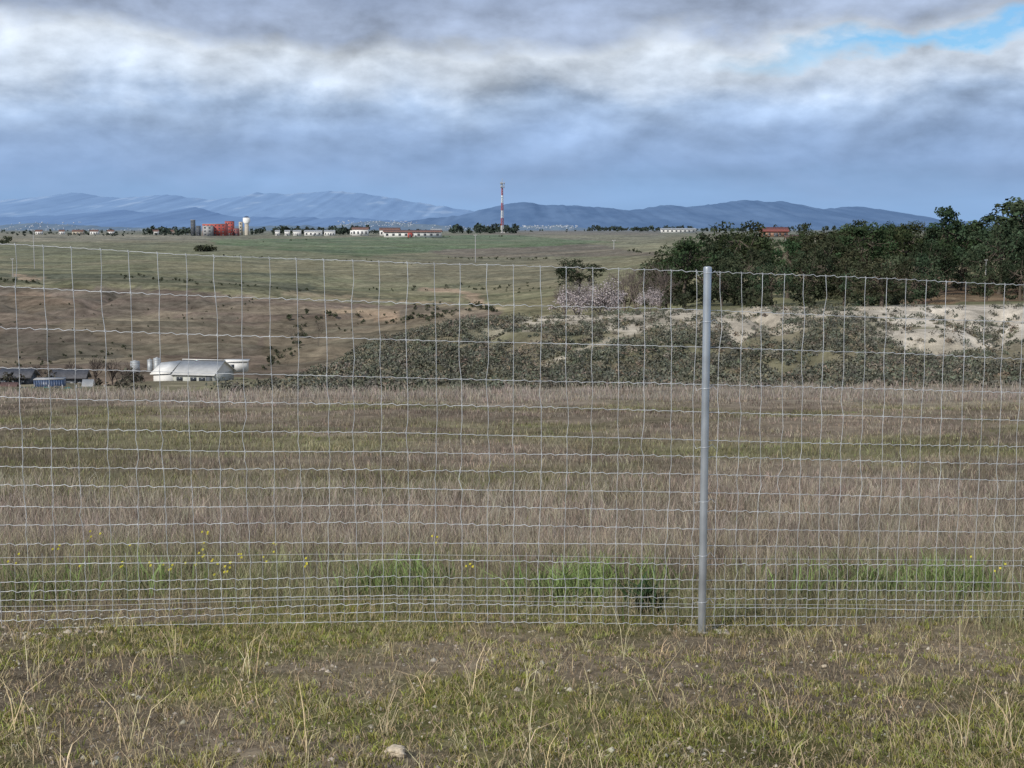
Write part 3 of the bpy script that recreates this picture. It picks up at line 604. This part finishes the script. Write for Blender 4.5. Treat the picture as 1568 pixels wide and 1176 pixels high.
mesh_obj('second_bay_back_roof',[(-4.3,2.2,.9),(-1.95,2.2,1.0),(-1.95,-.29,2.0),(-4.3,-.29,1.75)],[(0,1,2,3)],None,[SHEET],parent=e)
for xx in(-1.0,.6,1.6): box('window',e,(xx,-2.715,.5),(.7,.06,.35),DARK)
box('door',e,(2.4,-2.715,.35),(.7,.06,1.0),CHAR); box('ridge_cap',e,(.6,0,2.18),(5.0,.25,.06),SHEET)
e=empty('small_white_outbuilding',loc_r(360,562,131),.1); e.scale=(.9,.9,.9); box('walls',e,(0,0,.1),(2.4,2,1.1),WHITE); box('roof',e,(0,0,.7),(2.7,2.3,.1),SHEET); box('window',e,(-.4,-1.01,.2),(.5,.05,.35),DARK)
for px,rb,w,h in((204,562,7,11),(238,558,5.5,12),(227,558,4,9)):
    Y=132;k=Y/F; e=empty('water_tank',loc_r(px,rb,Y)); cyl('tank',e,(0,0,-.6),w*k,h*k*.8+.6,STEEL,20); cyl('lid',e,(0,0,h*k*.8+.002),w*k*.35,.1,GREY,12)
    for q_ in (.3,.65): cyl('hoop',e,(0,0,h*k*.8*q_),w*k*1.02,.04,GREY,20,)
house('brick_shed',0,0,24,10,BRICK,TERR,.35,cols=2,depth=.9,loc=loc_r(6,603,104))
house('dark_farm_shed',0,0,44,15,CHAR,RUST,.25,cols=3,depth=.8,loc=loc_r(24,586,120))
house('long_low_stable',0,0,48,9,CHAR,RUST,.4,cols=4,depth=.4,loc=loc_r(104,582,122))
house('white_pump_hut',0,0,9,10,WHITE,SHEET,.3,cols=1,depth=.8,loc=loc_r(131,598,104))
e=empty('green_tarpaulin_screen'); V=[];Q=[];n=40
for i in range(n+1):
    px=26+i*3.6; Y=98+.4*math.sin(i*.8); k=Y/F; zb=float(slope(604))*Y; zt=zb+(.50+.07*math.sin(i*1.3))
    V+=[((px-784)*k,Y,zb-.2),((px-784)*k,Y,zt)]
    if i: Q.append((2*i-2,2*i,2*i+1,2*i-1))
    if i%6==0: cyl('post_%d'%i,e,((px-784)*k,Y+.06,zb-.2),.035,.9,GREY,6)
mesh_obj('sheet',V,Q,None,[TEAL],parent=e)
e=empty('blue_shipping_container',loc_r(72,600,106),.15); e.scale=(.85,.85,.85)
box('body',e,(0,0,.6),(2.6,1.5,1.2),BLUEP)
for i in range(12): box('rib_%d'%i,e,(-1.2+i*.217,-.765,.6),(.08,.03,1.1),BLUEP)
box('roof_rim',e,(0,0,1.225),(2.66,1.56,.05),GREY); box('door_bar',e,(1.32,0,.6),(.03,.05,.95),GREY)
# ---------------------------------------------------------------- mountains
def mountain(name,prof,Y0,depth,c1,c2,seed,snow=0,rough=1.):  # range colours have the blue of distance haze baked in
    px=np.arange(prof[0][0],prof[-1][0],3.0); top=np.interp(px,[p[0] for p in prof],[p[1] for p in prof])
    top=gsm(top[None,:],3,1)[0] + (fbm(px*.03,px*0+seed,4,seed)-.5)*6+(fbm(px*.12,px*0+seed,3,seed)-.5)*2.5
    X0=(px-784)/F*Y0; zt=slope(top)*Y0; nt=46; V=[];cl=[]
    for i in range(nt):
        t=i/(nt-1); y=Y0-depth*(1-t)
        rel=fbm(X0/(Y0*.012),np.full(len(px),y)/(Y0*.03),5,seed); zz=-.005*Y0+(zt+.005*Y0)*(t**1.1)*(1-(1-t)*.55*rough*np.abs(rel-.5)*4); 
        V.append(np.stack([X0,np.full(len(px),y),zz],-1)); r2=fbm(X0/(Y0*.009),zz/(Y0*.003),5,seed+2)
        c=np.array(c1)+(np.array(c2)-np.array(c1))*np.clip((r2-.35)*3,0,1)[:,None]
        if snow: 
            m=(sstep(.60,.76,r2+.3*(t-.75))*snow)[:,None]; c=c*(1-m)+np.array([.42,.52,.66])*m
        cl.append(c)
    V.append(np.stack([X0,np.full(len(px),Y0+depth*.5),np.full(len(px),-.005*Y0)],-1)); cl.append(cl[-1])
    n=len(px); idx=np.arange((nt+1)*n).reshape(nt+1,n); q=np.stack([idx[:-1,:-1],idx[:-1,1:],idx[1:,1:],idx[1:,:-1]],-1).reshape(-1,4)
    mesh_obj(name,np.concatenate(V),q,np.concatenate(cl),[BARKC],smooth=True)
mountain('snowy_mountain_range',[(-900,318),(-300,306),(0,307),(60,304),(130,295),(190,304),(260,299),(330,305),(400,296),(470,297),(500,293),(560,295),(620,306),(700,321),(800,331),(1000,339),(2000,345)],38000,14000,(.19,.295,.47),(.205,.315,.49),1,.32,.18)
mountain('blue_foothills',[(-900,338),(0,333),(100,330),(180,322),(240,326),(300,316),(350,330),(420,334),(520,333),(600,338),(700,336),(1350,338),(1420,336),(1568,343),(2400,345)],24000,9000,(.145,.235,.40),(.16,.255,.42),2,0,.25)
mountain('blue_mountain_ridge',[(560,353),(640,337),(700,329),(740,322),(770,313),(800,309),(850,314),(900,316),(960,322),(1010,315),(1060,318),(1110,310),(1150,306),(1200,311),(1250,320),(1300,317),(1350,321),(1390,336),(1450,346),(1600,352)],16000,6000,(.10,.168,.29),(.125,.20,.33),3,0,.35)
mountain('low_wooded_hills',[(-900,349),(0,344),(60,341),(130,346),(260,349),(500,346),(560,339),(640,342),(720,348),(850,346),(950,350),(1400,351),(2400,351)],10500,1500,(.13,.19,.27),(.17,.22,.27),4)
# ---------------------------------------------------------------- sky
w=bpy.data.worlds.new('World'); sc.world=w; w.use_nodes=True; nt=w.node_tree; nt.nodes.clear(); N=nt.nodes; L=nt.links
try: w.cycles.sampling_method='MANUAL'; w.cycles.sample_map_resolution=256
except Exception as ex: print(ex)
def math_(op,a,b=None,c=None,clamp=False):
    n=N.new('ShaderNodeMath'); n.operation=op; n.use_clamp=clamp
    for i,v in enumerate((a,b,c)):
        if v is None: continue
        if isinstance(v,(int,float)): n.inputs[i].default_value=v
        else: L.new(v,n.inputs[i])
    return n.outputs[0]
tc=N.new('ShaderNodeTexCoord'); sx=N.new('ShaderNodeSeparateXYZ'); L.new(tc.outputs['Generated'],sx.inputs[0])
el=sx.outputs[2]; az=math_('ARCTAN2',sx.outputs[0],sx.outputs[1])
def cnoise(sxs,sys,det,rough,dist,off=0,dx=0,dy=0):
    cb=N.new('ShaderNodeCombineXYZ'); L.new(math_('MULTIPLY_ADD',az,sxs,off+dx),cb.inputs[0]); L.new(math_('MULTIPLY_ADD',el,sys,off*.7+dy),cb.inputs[1]); cb.inputs[2].default_value=off
    n=N.new('ShaderNodeTexNoise'); n.inputs['Scale'].default_value=1; n.inputs['Detail'].default_value=det; n.inputs['Roughness'].default_value=rough; n.inputs['Distortion'].default_value=dist
    L.new(cb.outputs[0],n.inputs['Vector']); return n.outputs['Fac']
big=cnoise(4,12,2,.5,.2,4.2); mid=cnoise(13,24,6,.54,.1,11.3); midb=cnoise(13,24,6,.54,.1,11.3,dx=-.10,dy=.22); streak=cnoise(5,30,4,.5,.2,23.1); blot=cnoise(7,15,3,.5,.2,37.7)
e1=math_('MULTIPLY_ADD',math_('SUBTRACT',big,.5),.05,el); e2=math_('MULTIPLY_ADD',math_('SUBTRACT',mid,.5),.05,e1)
er=math_('MULTIPLY',e2,5.0,clamp=True)
cr=N.new('ShaderNodeValToRGB'); L.new(er,cr.inputs[0]); E=cr.color_ramp
def srgb(r,g,b): return tuple(((c/255)/12.92 if c/255<=.04045 else ((c/255+.055)/1.055)**2.4) for c in (r,g,b))+(1,)
stops=[(0,srgb(140,175,218)),(.12,srgb(142,175,217)),(.22,srgb(144,172,212)),(.34,srgb(150,175,211)),(.44,srgb(166,188,218)),(.53,srgb(200,214,232)),(.65,srgb(212,222,234)),(.72,srgb(168,183,208)),(.84,srgb(150,166,194)),(1,srgb(168,181,203))]
E.elements[0].position=0;E.elements[0].color=stops[0][1];E.elements[1].position=1;E.elements[1].color=stops[-1][1]
for p_,c_ in stops[1:-1]: q_=E.elements.new(p_); q_.color=c_
cloud_shading=math_('SUBTRACT',mid,midb)  # offset noise difference paints lit and shaded sides onto the clouds
amp=math_('MULTIPLY',math_('SUBTRACT',el,.02),14,clamp=True)
lum=math_('ADD',math_('MULTIPLY',cloud_shading,math_('MULTIPLY',amp,1.7)),1.0)
lum=math_('ADD',lum,math_('MULTIPLY',math_('SUBTRACT',streak,.5),.42))
lum=math_('ADD',lum,math_('MULTIPLY',math_('MULTIPLY',math_('SUBTRACT',blot,.5),amp),1.2))
lum=math_('MAXIMUM',lum,.6)
vs=N.new('ShaderNodeVectorMath'); vs.operation='SCALE'; L.new(cr.outputs[0],vs.inputs[0]); L.new(lum,vs.inputs['Scale'])
sky=N.new('ShaderNodeTexSky'); sky.sky_type='NISHITA'; sky.sun_disc=False; sky.sun_elevation=math.radians(36); sky.sun_rotation=math.radians(217)
tint=N.new('ShaderNodeVectorMath'); tint.operation='MULTIPLY'; L.new(sky.outputs[0],tint.inputs[0]); tint.inputs[1].default_value=(.58,.86,1.1)
bs=N.new('ShaderNodeBackground'); L.new(tint.outputs[0],bs.inputs[0]); bs.inputs[1].default_value=.115
bc=N.new('ShaderNodeBackground'); L.new(vs.outputs[0],bc.inputs[0]); bc.inputs[1].default_value=1.0
d1=math_('SUBTRACT',el,math_('MULTIPLY_ADD',math_('SUBTRACT',az,.18),.04,.123))
d1=math_('ADD',d1,math_('MULTIPLY',math_('SUBTRACT',mid,.5),.085))
g1=math_('SUBTRACT',1,math_('ABSOLUTE',math_('MULTIPLY',d1,85)),clamp=True)
g2=math_('MULTIPLY',math_('SUBTRACT',az,.13),8,clamp=True); g3=math_('MULTIPLY',math_('SUBTRACT',.6,az),6,clamp=True)
gap=math_('MULTIPLY',math_('MULTIPLY',math_('MULTIPLY',g1,g2),g3),1.1,clamp=True)
ms=N.new('ShaderNodeMixShader'); L.new(gap,ms.inputs[0]); L.new(bc.outputs[0],ms.inputs[1]); L.new(bs.outputs[0],ms.inputs[2])
wo=N.new('ShaderNodeOutputWorld'); L.new(ms.outputs[0],wo.inputs[0])
sd=bpy.data.lights.new('sun','SUN'); sd.energy=3.5; sd.angle=math.radians(.6); sd.color=(1,.95,.87); so=bpy.data.objects.new('sun',sd); sc.collection.objects.link(so)
elv=math.radians(36); a=math.radians(217); tov=Vector((math.sin(a)*math.cos(elv),math.cos(a)*math.cos(elv),math.sin(elv)))
so.rotation_euler=tov.to_track_quat('Z','Y').to_euler()
cd=bpy.data.cameras.new('camera'); cd.lens=48; cd.sensor_width=36; cd.clip_start=.05; cd.clip_end=90000; co=bpy.data.objects.new('camera',cd); sc.collection.objects.link(co); co.rotation_euler=(math.pi/2-TH,0,0); sc.camera=co
sc.view_settings.view_transform='Standard'; sc.view_settings.look='None'; sc.view_settings.exposure=0
print('faces',sum(len(m.polygons) for m in bpy.data.meshes))
